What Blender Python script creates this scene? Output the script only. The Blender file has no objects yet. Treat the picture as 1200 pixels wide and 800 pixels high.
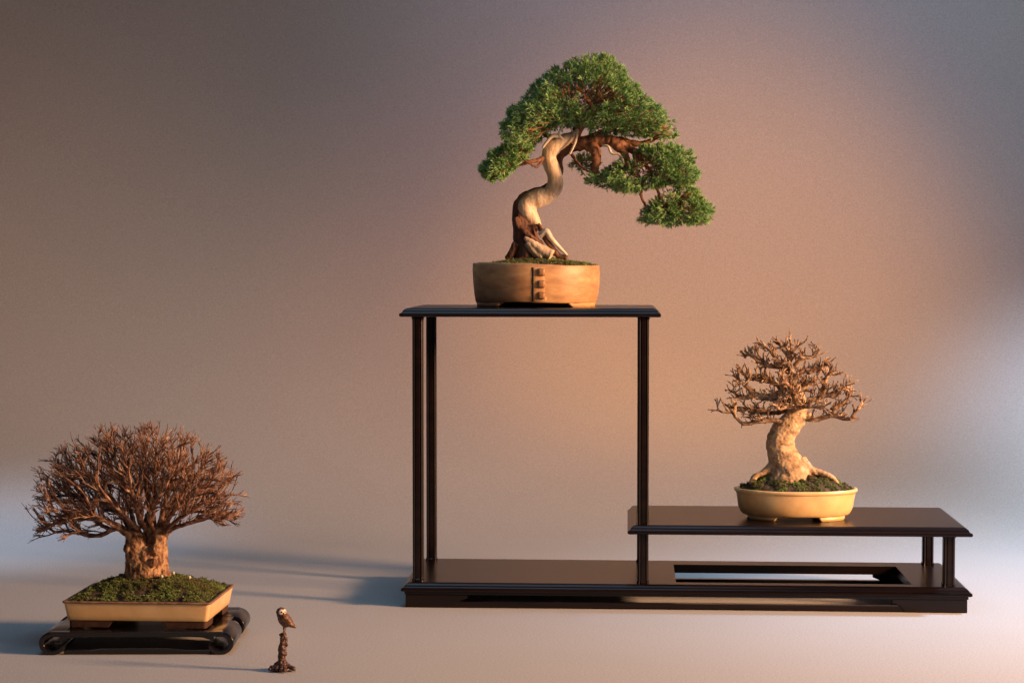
import bpy, bmesh, math, random
import numpy as np
from mathutils import Vector, Matrix, Euler, noise

random.seed(7)
rng = np.random.default_rng(7)
S = bpy.context.scene
COL = S.collection

# ------------------------------------------------------------------ camera
YAW, PITCH, FPX = math.radians(3.36), math.radians(2.34), 2300.0
CAM = Vector((0.264, -2.308, 0.412))
cd = bpy.data.cameras.new('camera'); cam = bpy.data.objects.new('camera', cd); COL.objects.link(cam)
cd.sensor_width = 36.0; cd.lens = 36.0 * FPX / 1200.0
cd.clip_start = 0.05; cd.clip_end = 100
cam.location = CAM
cam.rotation_euler = Euler((math.pi/2 - PITCH, 0, YAW), 'XYZ')
S.camera = cam
RC = cam.rotation_euler.to_matrix()

# ------------------------------------------------------------------ world, lamps, exposure
w = bpy.data.worlds.new('World'); S.world = w; w.use_nodes = True
bg = w.node_tree.nodes['Background']
bg.inputs['Color'].default_value = (0.82, 0.78, 1.0, 1); bg.inputs['Strength'].default_value = 0.055
S.view_settings.view_transform = 'Standard'; S.view_settings.look = 'None'
S.view_settings.exposure = 0.12; S.view_settings.gamma = 1.0

def aim(o, tgt):
    d = Vector(tgt) - o.location
    o.rotation_euler = d.to_track_quat('-Z', 'Y').to_euler()

def spot(name, loc, tgt, power, color, size_deg, blend, radius):
    l = bpy.data.lights.new(name, 'SPOT'); l.energy = power; l.color = color
    l.spot_size = math.radians(size_deg); l.spot_blend = blend; l.shadow_soft_size = radius
    o = bpy.data.objects.new(name, l); COL.objects.link(o); o.location = loc; aim(o, tgt); return o

def area(name, loc, tgt, power, color, sx, sy, spread=180):
    l = bpy.data.lights.new(name, 'AREA'); l.energy = power; l.color = color
    l.shape = 'RECTANGLE'; l.size = sx; l.size_y = sy; l.spread = math.radians(spread)
    o = bpy.data.objects.new(name, l); COL.objects.link(o); o.location = loc; aim(o, tgt); return o

spot('key_lamp', (2.55, -0.80, 0.86), (0.25, -0.08, 0.10), 580, (1.0, 0.55, 0.28), 53, 1.0, 0.22)
spot('backdrop_lamp', (0.50, -0.30, 2.6), (0.32, 1.36, 0.26), 62, (1.0, 0.24, 0.04), 35, 1.0, 0.10)
spot('backdrop_lamp', (0.50, -0.30, 2.6), (0.43, 1.34, 0.26), 180, (1.0, 0.41, 0.06), 25, 1.0, 0.10)
spot('floor_spot', (2.3, 0.2, 0.7), (1.25, 0.75, 0.0), 46, (0.80, 0.88, 0.72), 46, 1.0, 0.10)  # daylight from the window at right, split over several spots
spot('floor_spot', (1.5, 0.3, 1.4), (1.05, 0.15, 0.0), 165, (0.44, 0.66, 0.92), 60, 1.0, 0.08)
spot('floor_spot', (1.55, 0.60, 1.15), (1.12, 1.02, 0.10), 62, (0.66, 0.77, 1.0), 38, 1.0, 0.10)
spot('floor_spot', (-1.1, 0.25, 1.2), (-0.72, 0.50, 0.0), 40, (0.50, 0.72, 1.0), 36, 1.0, 0.08)  # added cool fill for the blue left floor; no window on this side
spot('wall_fill', (0.6, 0.3, 2.0), (0.60, 1.45, 1.15), 28, (0.15, 0.58, 1.0), 70, 1.0, 0.10)  # added cool fill to grey the upper wall, not a real daylight source
area('ceiling_daylight', (0.0, -0.2, 2.1), (0.0, 0.1, 0.0), 2.8, (0.35, 0.70, 1.0), 1.0, 1.0, 100)
area('side_fill', (2.6, -1.45, 1.1), (0.2, 0.0, 0.2), 21, (1.0, 0.68, 0.50), 0.5, 0.5)  # added warm fill for the fronts of the objects, no such lamp known

# ------------------------------------------------------------------ helpers
def ray(px, py):
    return RC @ Vector(((px-600)/FPX, -(py-400)/FPX, -1.0))
def at(px, py, Y):                      # the point where a line of sight meets the upright plane y = Y
    d = ray(px, py); return CAM + d * ((Y-CAM.y)/d.y)
def onfloor(px, py, z=0.0):
    d = ray(px, py); return CAM + d * ((z-CAM.z)/d.z)

ROOTLOC = {}
def thing(name, label, cat, loc, group=None):
    o = bpy.data.objects.new(name, None); COL.objects.link(o)
    o.location = loc; o.empty_display_size = 0.02
    o['label'] = label; o['category'] = cat
    if group: o['group'] = group
    ROOTLOC[o] = Vector(loc); return o

def mk(name, V, F, mat, parent=None, smooth=True, kind=None, label=None, attr=None):
    V = np.asarray(V, dtype=float).reshape(-1, 3)
    if parent is not None:
        V = V - np.array(ROOTLOC[parent])
    me = bpy.data.meshes.new(name)
    if isinstance(F, np.ndarray):
        n, k = F.shape
        me.vertices.add(len(V)); me.vertices.foreach_set('co', V.ravel())
        me.loops.add(n*k); me.loops.foreach_set('vertex_index', F.ravel().astype(np.int32))
        me.polygons.add(n); me.polygons.foreach_set('loop_start', np.arange(0, n*k, k, dtype=np.int32))
        me.polygons.foreach_set('loop_total', np.full(n, k, dtype=np.int32))
        me.update(calc_edges=True)
    else:
        me.from_pydata([tuple(v) for v in V], [], F); me.update()
    me.polygons.foreach_set('use_smooth', [smooth]*len(me.polygons))
    if attr is not None:
        a = me.attributes.new('tone', 'FLOAT', 'POINT'); a.data.foreach_set('value', np.asarray(attr, dtype=np.float32))
    me.validate()
    o = bpy.data.objects.new(name, me); COL.objects.link(o)
    if mat: me.materials.append(mat)
    if parent is not None:
        o.parent = parent; ROOTLOC[o] = ROOTLOC[parent]
    if kind: o['kind'] = kind
    if label: o['label'] = label
    return o

class Geo:                                # collects faces of ONE part
    def __init__(s): s.V = []; s.F = []
    def add(s, V, F):
        n = len(s.V); s.V += [tuple(v) for v in V]; s.F += [tuple(i+n for i in f) for f in F]
    def loft(s, rings, close=True, cap0=True, cap1=True):
        m = len(rings[0]); n = len(s.V)
        for r in rings: s.V += [tuple(p) for p in r]
        for k in range(len(rings)-1):
            for i in range(m if close else m-1):
                j = (i+1) % m
                s.F.append((n+k*m+i, n+k*m+j, n+(k+1)*m+j, n+(k+1)*m+i))
        if cap0: s.F.append(tuple(n+i for i in reversed(range(m))))
        if cap1: s.F.append(tuple(n+(len(rings)-1)*m+i for i in range(m)))
    def tube(s, pts, rad, sides=8, caps=True, wob=0.0):
        P = np.array([tuple(p) for p in pts], float); n = len(P)
        T = np.gradient(P, axis=0); T /= np.linalg.norm(T, axis=1)[:, None] + 1e-12
        u = np.cross(T[0], (0.3, 0.9, 0.25)); u /= np.linalg.norm(u)
        rings = []
        for i in range(n):
            u = u - T[i]*np.dot(u, T[i]); u /= np.linalg.norm(u)+1e-12
            v = np.cross(T[i], u)
            r = rad[i] if hasattr(rad, '__len__') else rad
            ring = []
            for k in range(sides):
                a = 2*math.pi*k/sides
                rr = r*(1+wob*random.uniform(-1, 1))
                ring.append(P[i]+rr*(math.cos(a)*u+math.sin(a)*v))
            rings.append(ring)
        s.loft(rings, True, caps, caps)
    def ball(s, c, r, seg=16, rings=10, rot=None):
        c = Vector(c); r = (r, r, r) if not hasattr(r, '__len__') else r
        V = []; F = []
        for i in range(rings+1):
            th = math.pi*i/rings
            for k in range(seg):
                a = 2*math.pi*k/seg
                p = Vector((r[0]*math.sin(th)*math.cos(a), r[1]*math.sin(th)*math.sin(a), r[2]*math.cos(th)))
                if rot: p = rot @ p
                V.append(c+p)
        for i in range(rings):
            for k in range(seg):
                j = (k+1) % seg
                F.append((i*seg+k, (i+1)*seg+k, (i+1)*seg+j, i*seg+j))
        s.add(V, F)
    def box(s, x0, x1, y0, y1, z0, z1):
        V = [(x, y, z) for z in (z0, z1) for x, y in ((x0, y0), (x1, y0), (x1, y1), (x0, y1))]
        s.add(V, [(3, 2, 1, 0), (4, 5, 6, 7), (0, 1, 5, 4), (1, 2, 6, 5), (2, 3, 7, 6), (3, 0, 4, 7)])
    def make(s, name, mat, parent=None, **k): return mk(name, s.V, s.F, mat, parent, **k)

def bake(o, mods):                        # apply modifiers to the mesh data
    for t, kw in mods:
        m = o.modifiers.new(t.lower(), t)
        for a, b in kw.items(): setattr(m, a, b)
    dg = bpy.context.evaluated_depsgraph_get(); dg.update()
    me = bpy.data.meshes.new_from_object(o.evaluated_get(dg))
    o.modifiers.clear(); old = o.data; o.data = me; me.name = old.name
    me.polygons.foreach_set('use_smooth', [True]*len(me.polygons)); return o

def disp(o, amp, size, oct_=3, aniso=(1, 1, 1), amp2=0, size2=1):
    """push the vertices along their normals by fractal noise"""
    me = o.data; n = len(me.vertices)
    C = np.zeros(n*3); me.vertices.foreach_get('co', C); C = C.reshape(-1, 3)
    NN = np.zeros(n*3, dtype=np.float32); me.vertex_normals.foreach_get('vector', NN); NN = NN.reshape(-1, 3)
    d = np.zeros(n)
    for i, c in enumerate(C.tolist()):
        q = Vector((c[0]*aniso[0]/size, c[1]*aniso[1]/size, c[2]*aniso[2]/size))
        d[i] = noise.fractal(q, 1.0, 2.0, oct_)*amp
        if amp2: d[i] += noise.noise(Vector(c)/size2+Vector((9, 3, 1)))*amp2
    C = C + NN*d[:, None]
    me.vertices.foreach_set('co', C.ravel()); me.update()

# ------------------------------------------------------------------ materials
def material(name, rough=0.5, spec=0.5, coat=0.0):
    m = bpy.data.materials.new(name); m.use_nodes = True
    nt = m.node_tree; b = nt.nodes['Principled BSDF']
    b.inputs['Roughness'].default_value = rough; b.inputs['Specular IOR Level'].default_value = spec
    b.inputs['Coat Weight'].default_value = coat; b.inputs['Coat Roughness'].default_value = 0.25
    return m, nt, b
def N(nt, t, **k):
    n = nt.nodes.new(t)
    for a, v in k.items():
        if a in n.inputs: n.inputs[a].default_value = v
        else: setattr(n, a, v)
    return n
def coords(nt, scale=(1, 1, 1)):
    tc = nt.nodes.new('ShaderNodeTexCoord'); mp = nt.nodes.new('ShaderNodeMapping')
    mp.inputs['Scale'].default_value = scale; nt.links.new(tc.outputs['Object'], mp.inputs['Vector']); return mp.outputs['Vector']
def noise_ramp(nt, vec, scale, stops, detail=6, rough=0.6, dist=0.0):
    n = N(nt, 'ShaderNodeTexNoise', Scale=scale, Detail=detail, Roughness=rough, Distortion=dist)
    nt.links.new(vec, n.inputs['Vector'])
    r = nt.nodes.new('ShaderNodeValToRGB'); nt.links.new(n.outputs['Fac'], r.inputs['Fac'])
    el = r.color_ramp.elements
    while len(el) < len(stops): el.new(0.5)
    for e, (p, c) in zip(el, stops): e.position = p; e.color = (*c, 1)
    return n, r
def bump(nt, b, src, strength, dist):
    bp = N(nt, 'ShaderNodeBump', Strength=strength, Distance=dist)
    nt.links.new(src, bp.inputs['Height']); nt.links.new(bp.outputs['Normal'], b.inputs['Normal']); return bp
def simple(name, scale, stops, rough, bstr=0.3, bdist=0.0005, aniso=(1, 1, 1), bscale=None, **k):
    m, nt, b = material(name, rough, **k)
    v = coords(nt, aniso)
    n, r = noise_ramp(nt, v, scale, stops)
    nt.links.new(r.outputs['Color'], b.inputs['Base Color'])
    n2 = N(nt, 'ShaderNodeTexNoise', Scale=bscale or scale*3, Detail=5.0); nt.links.new(v, n2.inputs['Vector'])
    bump(nt, b, n2.outputs['Fac'], bstr, bdist)
    return m

# backdrop: matt paper-like cloth with a faint weave
m_back, nt, b = material('backdrop_cloth', 0.92, 0.1)
v = coords(nt)
n1, r1 = noise_ramp(nt, v, 420, [(0.30, (0.34, 0.328, 0.325)), (0.70, (0.60, 0.582, 0.575))], 4, 0.9)
n3, r3 = noise_ramp(nt, v, 3.0, [(0.3, (0.96, 0.96, 0.96)), (0.7, (1.0, 1.0, 1.0))], 3, 0.5)
mx = N(nt, 'ShaderNodeMix', data_type='RGBA', blend_type='MULTIPLY'); mx.inputs[0].default_value = 1
nt.links.new(r1.outputs['Color'], mx.inputs[6]); nt.links.new(r3.outputs['Color'], mx.inputs[7])
nt.links.new(mx.outputs[2], b.inputs['Base Color']); bump(nt, b, n1.outputs['Fac'], 0.25, 0.0006)

m_wood = simple('dark_stained_wood', 60, [(0.3, (0.003, 0.0015, 0.0015)), (0.7, (0.012, 0.0055, 0.0045))], 0.28, 0.32, 0.0003, (0.12, 1.8, 1.8), spec=0.28, coat=0.0)
m_lacq = simple('black_lacquered_wood', 60, [(0.3, (0.002, 0.0013, 0.0013)), (0.7, (0.007, 0.0035, 0.003))], 0.22, 0.08, 0.0003, (0.2, 1.6, 1.6), coat=0.2)
m_pot_round = simple('tan_stoneware', 38, [(0.25, (0.30, 0.15, 0.070)), (0.5, (0.50, 0.27, 0.12)), (0.78, (0.70, 0.43, 0.20))], 0.5, 0.25, 0.0006, (1, 1, 2.6))
m_stud = simple('brown_stoneware', 120, [(0.3, (0.24, 0.11, 0.045)), (0.7, (0.42, 0.21, 0.085))], 0.45, 0.25, 0.0004)
m_glaze = simple('cream_yellow_glaze', 45, [(0.25, (0.68, 0.40, 0.155)), (0.7, (0.85, 0.58, 0.26))], 0.33, 0.15, 0.0004, coat=0.3)
m_glaze2 = simple('ochre_yellow_glaze', 45, [(0.25, (0.70, 0.43, 0.18)), (0.7, (0.86, 0.60, 0.29))], 0.3, 0.12, 0.0004, coat=0.3)
m_rimbrown = simple('worn_brown_rim', 200, [(0.35, (0.16, 0.065, 0.035)), (0.65, (0.34, 0.19, 0.11))], 0.5)
m_clay = simple('unglazed_brown_clay', 150, [(0.3, (0.035, 0.014, 0.009)), (0.7, (0.085, 0.035, 0.02))], 0.7)
m_soil = simple('mossy_soil', 130, [(0.30, (0.020, 0.013, 0.010)), (0.45, (0.045, 0.028, 0.014)), (0.55, (0.075, 0.050, 0.025)), (0.75, (0.12, 0.085, 0.045))], 0.95, 0.8, 0.0015)
m_pebble = simple('pale_grit', 300, [(0.3, (0.45, 0.38, 0.30)), (0.7, (0.75, 0.70, 0.62))], 0.8)
m_grit = simple('brown_grit', 300, [(0.3, (0.08, 0.045, 0.028)), (0.7, (0.22, 0.13, 0.08))], 0.85)
m_dead = simple('cream_deadwood', 90, [(0.28, (0.40, 0.22, 0.11)), (0.42, (0.66, 0.46, 0.28)), (0.72, (0.82, 0.67, 0.48))], 0.5, 0.8, 0.0009, (1, 1, 0.18), 420)
m_jin = simple('bleached_deadwood', 160, [(0.3, (0.60, 0.46, 0.33)), (0.7, (0.82, 0.72, 0.58))], 0.6, 0.4, 0.0004)
m_vein = simple('red_brown_bark', 140, [(0.25, (0.05, 0.018, 0.010)), (0.55, (0.15, 0.06, 0.03)), (0.8, (0.30, 0.14, 0.075))], 0.75, 0.8, 0.0009, (1, 1, 0.35), 300)
m_limb = simple('orange_brown_bark', 140, [(0.25, (0.13, 0.045, 0.02)), (0.55, (0.28, 0.12, 0.055)), (0.8, (0.45, 0.24, 0.12))], 0.75, 0.8, 0.0008, (1, 1, 1), 300)
m_barkL = simple('flaking_brown_bark', 170, [(0.34, (0.035, 0.014, 0.008)), (0.45, (0.19, 0.085, 0.04)), (0.56, (0.42, 0.24, 0.12)), (0.75, (0.60, 0.38, 0.21))], 0.8, 1.0, 0.0012, (1, 1, 0.7), 320)
m_twigL = simple('red_brown_twigs', 110, [(0.38, (0.060, 0.022, 0.012)), (0.52, (0.23, 0.10, 0.054)), (0.70, (0.70, 0.47, 0.30))], 0.6, 0.5, 0.0004)
m_barkR = simple('smooth_tan_bark', 90, [(0.28, (0.17, 0.085, 0.040)), (0.42, (0.40, 0.245, 0.125)), (0.58, (0.55, 0.37, 0.20)), (0.8, (0.68, 0.50, 0.30))], 0.7, 0.8, 0.0009, (1, 1, 1.8), 260)
m_twigR = simple('brown_twigs', 130, [(0.36, (0.065, 0.030, 0.014)), (0.50, (0.26, 0.135, 0.062)), (0.67, (0.66, 0.44, 0.23))], 0.65, 0.6, 0.0005)

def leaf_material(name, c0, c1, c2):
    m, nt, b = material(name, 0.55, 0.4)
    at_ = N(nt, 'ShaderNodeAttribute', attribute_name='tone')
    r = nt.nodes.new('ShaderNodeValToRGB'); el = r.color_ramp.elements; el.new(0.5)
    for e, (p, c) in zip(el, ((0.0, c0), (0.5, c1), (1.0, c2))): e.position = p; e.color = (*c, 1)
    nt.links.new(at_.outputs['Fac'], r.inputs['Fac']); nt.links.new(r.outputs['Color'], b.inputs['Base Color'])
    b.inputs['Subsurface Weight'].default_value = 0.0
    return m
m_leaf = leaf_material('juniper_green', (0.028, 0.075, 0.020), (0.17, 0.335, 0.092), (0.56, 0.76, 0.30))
m_moss = leaf_material('moss_green', (0.10, 0.060, 0.030), (0.105, 0.135, 0.032), (0.25, 0.33, 0.08))
m_owl = simple('painted_owl_brown', 480, [(0.35, (0.055, 0.022, 0.013)), (0.52, (0.15, 0.065, 0.032)), (0.7, (0.33, 0.18, 0.10))], 0.45, 0.6, 0.0004)
m_bronze = simple('dark_bronze', 260, [(0.3, (0.030, 0.013, 0.010)), (0.6, (0.10, 0.045, 0.030)), (0.8, (0.24, 0.13, 0.09))], 0.42, 0.8, 0.0006)
m_face = simple('cream_face_paint', 500, [(0.3, (0.62, 0.50, 0.38)), (0.7, (0.80, 0.70, 0.58))], 0.6)
m_black = simple('black_eye_paint', 500, [(0.3, (0.01, 0.008, 0.008)), (0.7, (0.02, 0.015, 0.012))], 0.25)

# ------------------------------------------------------------------ backdrop (floor sweeping up into a wall)
prof = [(-3.2, 0.0)] + [(y, 0.0) for y in np.linspace(-2.6, 0.50, 10)]
R0, Y0, TILT = 0.95, 0.50, math.radians(86)
for k in range(1, 41):
    a = TILT*k/40; prof.append((Y0+R0*math.sin(a), R0*(1-math.cos(a))))
ey, ez = prof[-1]
for k in range(1, 8): prof.append((ey+0.5*k*math.cos(TILT), ez+0.5*k*math.sin(TILT)))
xs = np.linspace(-4.5, 4.8, 60)
V = [(x, y, z) for y, z in prof for x in xs]; n = len(xs)
F = [(j*n+i, j*n+i+1, (j+1)*n+i+1, (j+1)*n+i) for j in range(len(prof)-1) for i in range(n-1)]
o = mk('backdrop', V, F, m_back); o['kind'] = 'structure'

# ------------------------------------------------------------------ tiered display stand
mm = 0.001
D = 0.205
stand = thing('display_stand', 'long dark wooden two-level display stand with slim posts and open base', 'display stand', (0.33, D/2, 0))

def rect(x0, x1, y0, y1, z): return [(x0, y0, z), (x1, y0, z), (x1, y1, z), (x0, y1, z)]
PROF = [(0.0065, -0.0105), (0.0025, -0.0105), (0.0006, -0.0098), (0, -0.0085), (0.0003, -0.0065), (0.0025, -0.0056), (0.0035, -0.0045),
        (0.0042, -0.0030), (0.0062, -0.0012), (0.0085, -0.0003), (0.0100, 0.0)]
def plate(name, x0, x1, ztop, y0=0.0, y1=D):
    g = Geo()
    g.loft([rect(x0+i, x1-i, y0+i, y1-i, ztop+z) for i, z in PROF])
    return g.make(name, m_wood, stand, smooth=False)
def soft(o, wdt=0.0005, seg=2):
    m = o.modifiers.new('bevel', 'BEVEL'); m.width = wdt; m.segments = seg; m.limit_method = 'ANGLE'; m.angle_limit = math.radians(40)
    return o
soft(plate('top_shelf', -0.006, 0.304, 0.3565, 0.004, D-0.004))
soft(plate('middle_shelf', 0.265, 0.668, 0.1005))
# base shelf as a ring: left panel is solid, the right half has a rectangular opening
cx0, cx1, cy0, cy1, bz, cr = 0.323, 0.601, 0.026, 0.163, 0.0300, 0.004
g = Geo()
outer = [rect(-0.004+i, 0.668-i, i, D-i, bz+z) for i, z in PROF]
g.loft(outer, True, False, False)
def ringface(z, i, flip):
    ox0, ox1, oy0, oy1 = -0.004+i, 0.668-i, i, D-i
    X = [ox0, cx0, cx1, ox1]; Y = [oy0, cy0, cy1, oy1]
    n0 = len(g.V)
    for y in Y:
        for x in X: g.V.append((x, y, z))
    for a in range(3):
        for b_ in range(3):
            if a == 1 and b_ == 1: continue
            f = (n0+a*4+b_, n0+a*4+b_+1, n0+(a+1)*4+b_+1, n0+(a+1)*4+b_)
            g.F.append(f[::-1] if flip else f)
ringface(bz, 0.0100, False); ringface(bz-0.0105, 0.0065, True)
g.loft([rect(cx0, cx1, cy0, cy1, bz), rect(cx0, cx1, cy0, cy1, bz-0.0105)], True, False, False)
base = g.make('base_shelf', m_wood, stand, smooth=False)
# thin moulding under the lip
g = Geo()
for (x0, x1, y0, y1) in ((0.000, 0.664, 0.0045, 0.0100), (0.000, 0.664, D-0.010, D-0.0045), (0.000, 0.0055, 0.0102, D-0.0102), (0.6585, 0.664, 0.0102, D-0.0102)):
    g.box(x0, x1, y0, y1, bz-0.0140, bz-0.0107)
g.make('moulding', m_wood, stand, smooth=False)
# bracket feet
def foot(xa, xb, xc, ya, yb, yc):     # L-shaped corner bracket: outer corner xa,ya; arms end at xb (x) and yb (y); xc,yc lower ends
    for kind in (0, 1):
        g = Geo(); zt = bz-0.0142
        if kind == 0:
            t = 0.009 if yb > ya else -0.009
            pr = [(xa, 0), (xc, 0), (xc+(xb-xc)*0.12, 0.004), (xc+(xb-xc)*0.45, 0.0085), (xb, 0.0115), (xb, zt), (xa, zt)]
            g.loft([[(x, ya, z) for x, z in pr], [(x, ya+t, z) for x, z in pr]])
        else:
            t = 0.009 if xb > xa else -0.009
            y1_ = ya+(0.0092 if yb > ya else -0.0092)
            pr = [(y1_, 0), (yc, 0), (yc+(yb-yc)*0.5, 0.008), (yb, 0.0115), (yb, zt), (y1_, zt)]
            g.loft([[(xa, y, z) for y, z in pr], [(xa+t, y, z) for y, z in pr]])
        o = g.make('foot', m_wood, stand, smooth=False)
        bm = bmesh.new(); bm.from_mesh(o.data); bmesh.ops.recalc_face_normals(bm, faces=bm.faces); bm.to_mesh(o.data); bm.free()
        soft(o, 0.0006)
foot(0.001, 0.075, 0.060, 0.006, 0.050, 0.040)
foot(0.663, 0.576, 0.590, 0.006, 0.050, 0.040)
foot(0.001, 0.075, 0.060, D-0.006, D-0.050, D-0.040)
foot(0.663, 0.576, 0.590, D-0.006, D-0.050, D-0.040)
# ground rails between the feet, each very slightly arched underneath
for ya, yb in ((0.007, 0.0145), (D-0.0145, D-0.007)):
    g = Geo(); rings = []
    for k in range(25):
        t = k/24; x = 0.0601+(0.5899-0.0601)*t; a = 0.0018*math.sin(math.pi*t)
        rings.append([(x, ya, a), (x, yb, a), (x, yb, 0.0072), (x, ya, 0.0072)])
    g.loft(rings); o = g.make('ground_rail', m_wood, stand, smooth=False)
# posts: slender with a beaded, rounded section
def post(cx, cy, z0, z1, wd=0.0128):
    g = Geo(); h = wd/2; sec = []
    for k in range(40):
        a = 2*math.pi*k/40; c, s = math.cos(a), math.sin(a)
        r = h/max(abs(c), abs(s)); r = min(r, h*1.22)
        q = (k % 10)
        gr = 0.0011 if (k % 10) in (3, 7) else 0.0
        r -= gr
        sec.append((cx+r*c, cy+r*s))
    rings = []
    for z, sc in ((z0, 1.12), (z0+0.0025, 1.12), (z0+0.0032, 1.0), (z1-0.0032, 1.0), (z1-0.0025, 1.12), (z1, 1.12)):
        rings.append([(cx+(x-cx)*sc, cy+(y-cy)*sc, z) for x, y in sec])
    g.loft(rings)
    return g.make('post', m_wood, stand, smooth=False)
yf, yb_ = 0.0200, D-0.0240
post(0.0150, yf, bz, 0.346); post(0.0150, yb_, bz, 0.346)
post(0.2835, yf, bz, 0.346); post(0.2835, yb_, bz, 0.346)
post(0.6430, yf, bz, 0.090, 0.0135); post(0.6430, yb_, bz, 0.090, 0.0135)

# ------------------------------------------------------------------ pot helpers
def ell(cx, cy, a, b, N_=96):
    return [(cx+a*math.cos(2*math.pi*k/N_), cy+b*math.sin(2*math.pi*k/N_)) for k in range(N_)]
def rrect(cx, cy, a, b, r, rot=0.0, cs=6, ss=8):
    pts = []
    for qx, qy, a0 in ((1, -1, -90), (1, 1, 0), (-1, 1, 90), (-1, -1, 180)):
        for k in range(cs+1):
            t = math.radians(a0+90*k/cs)
            pts.append((qx*(a-r)+r*math.cos(t), qy*(b-r)+r*math.sin(t)))
    out = []
    m = len(pts)
    for i in range(m):
        p, q = pts[i], pts[(i+1) % m]
        out.append(p)
        if (i+1) % (cs+1) == 0:
            for k in range(1, ss): out.append((p[0]+(q[0]-p[0])*k/ss, p[1]+(q[1]-p[1])*k/ss))
    c, s = math.cos(rot), math.sin(rot)
    return [(cx+x*c-y*s, cy+x*s+y*c) for x, y in out]
def zring(sec, z, tilt=None): return [(x, y, z+(tilt(x) if tilt else 0)) for x, y in sec]

def soil(root, shape, z0, peak, bumpa=0.0012, seed=0, n_moss=2500, moss_len=0.0022, power=1.6, mosscut=-0.05):
    """shape(s) -> outline scaled by s (0..1)"""
    rings = []; K = 26
    for k in range(K+1):
        s = 1-k/K*0.985
        sec = shape(s)
        h = peak*(1-s**power)
        rr = []
        for x, y in sec:
            d = noise.fractal(Vector((x*140, y*140, seed)), 1.0, 2.0, 4)*bumpa*min(1, 6*(1-s)+0.3)
            rr.append((x, y, z0+h+d))
        rings.append(rr)
    g = Geo(); g.loft(rings, True, False, True)
    g.make('soil', m_soil, root)
    # moss
    P = []; Nn = []
    for _ in range(n_moss):
        s = math.sqrt(random.random())*0.97
        sec = shape(max(s, 0.02)); k_ = random.randrange(len(sec)); t_ = random.random(); p_, q_ = sec[k_], sec[(k_+1) % len(sec)]; x, y = p_[0]+(q_[0]-p_[0])*t_, p_[1]+(q_[1]-p_[1])*t_
        x += random.uniform(-.002, .002)*s; y += random.uniform(-.002, .002)*s
        nz = noise.noise(Vector((x*75, y*75, seed+4.0)))
        if nz < mosscut: continue
        d = noise.fractal(Vector((x*140, y*140, seed)), 1.0, 2.0, 4)*bumpa
        P.append((x, y, z0+peak*(1-s**power)+d)); Nn.append((0, 0, 1))
    shoots('moss', np.array(P), np.array(Nn), m_moss, root, per=7, length=moss_len, rad=0.00042, spread=0.9, patchy=True)

def shoots(name, P, Nn, mat, root, per=9, length=0.007, rad=0.0006, spread=0.75, up=0.2, label=None, patchy=False):
    m = len(P)*per
    base = np.repeat(P, per, axis=0) + rng.normal(0, rad*1.2, (m, 3))
    nn = np.repeat(Nn, per, axis=0)
    d = nn + rng.normal(0, spread, (m, 3)) + np.array((0, 0, up)); d /= np.linalg.norm(d, axis=1)[:, None]
    L = length*rng.uniform(0.55, 1.15, m)[:, None]
    u = np.cross(d, rng.normal(0, 1, (m, 3))); u /= np.linalg.norm(u, axis=1)[:, None]; v = np.cross(d, u)
    r = rad*rng.uniform(0.7, 1.3, m)[:, None]
    mid = base + d*L*0.55
    tip = base + d*L + rng.normal(0, rad*0.8, (m, 3))
    ring = [mid + r*(math.cos(a)*u+math.sin(a)*v) for a in (0, 2.094, 4.189)]
    V = np.stack([base]+ring+[tip], axis=1).reshape(-1, 3)
    o_ = np.arange(m)[:, None, None]*5
    T = np.array([[0, 2, 1], [0, 3, 2], [0, 1, 3], [4, 1, 2], [4, 2, 3], [4, 3, 1]])[None]
    F = (o_+T).reshape(-1, 3)
    tn = rng.uniform(-0.16, 0.20, len(P))
    if patchy: tn = tn + np.array([noise.noise(Vector(p)*55)*0.75 for p in P])
    tt = np.repeat(tn, per) + rng.uniform(-0.12, 0.12, m)
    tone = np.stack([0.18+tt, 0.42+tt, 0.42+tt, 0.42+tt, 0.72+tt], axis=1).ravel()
    return mk(name, V, F, mat, root, kind='stuff', attr=np.clip(tone, 0, 1), label=label, smooth=False)

def pebbles(root, spots, mat, label=None):
    for p, r in spots:
        g = Geo(); g.ball(p, (r, r*0.8, r*0.7), 8, 5); g.make('pebble', mat, root, label=label)

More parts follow.
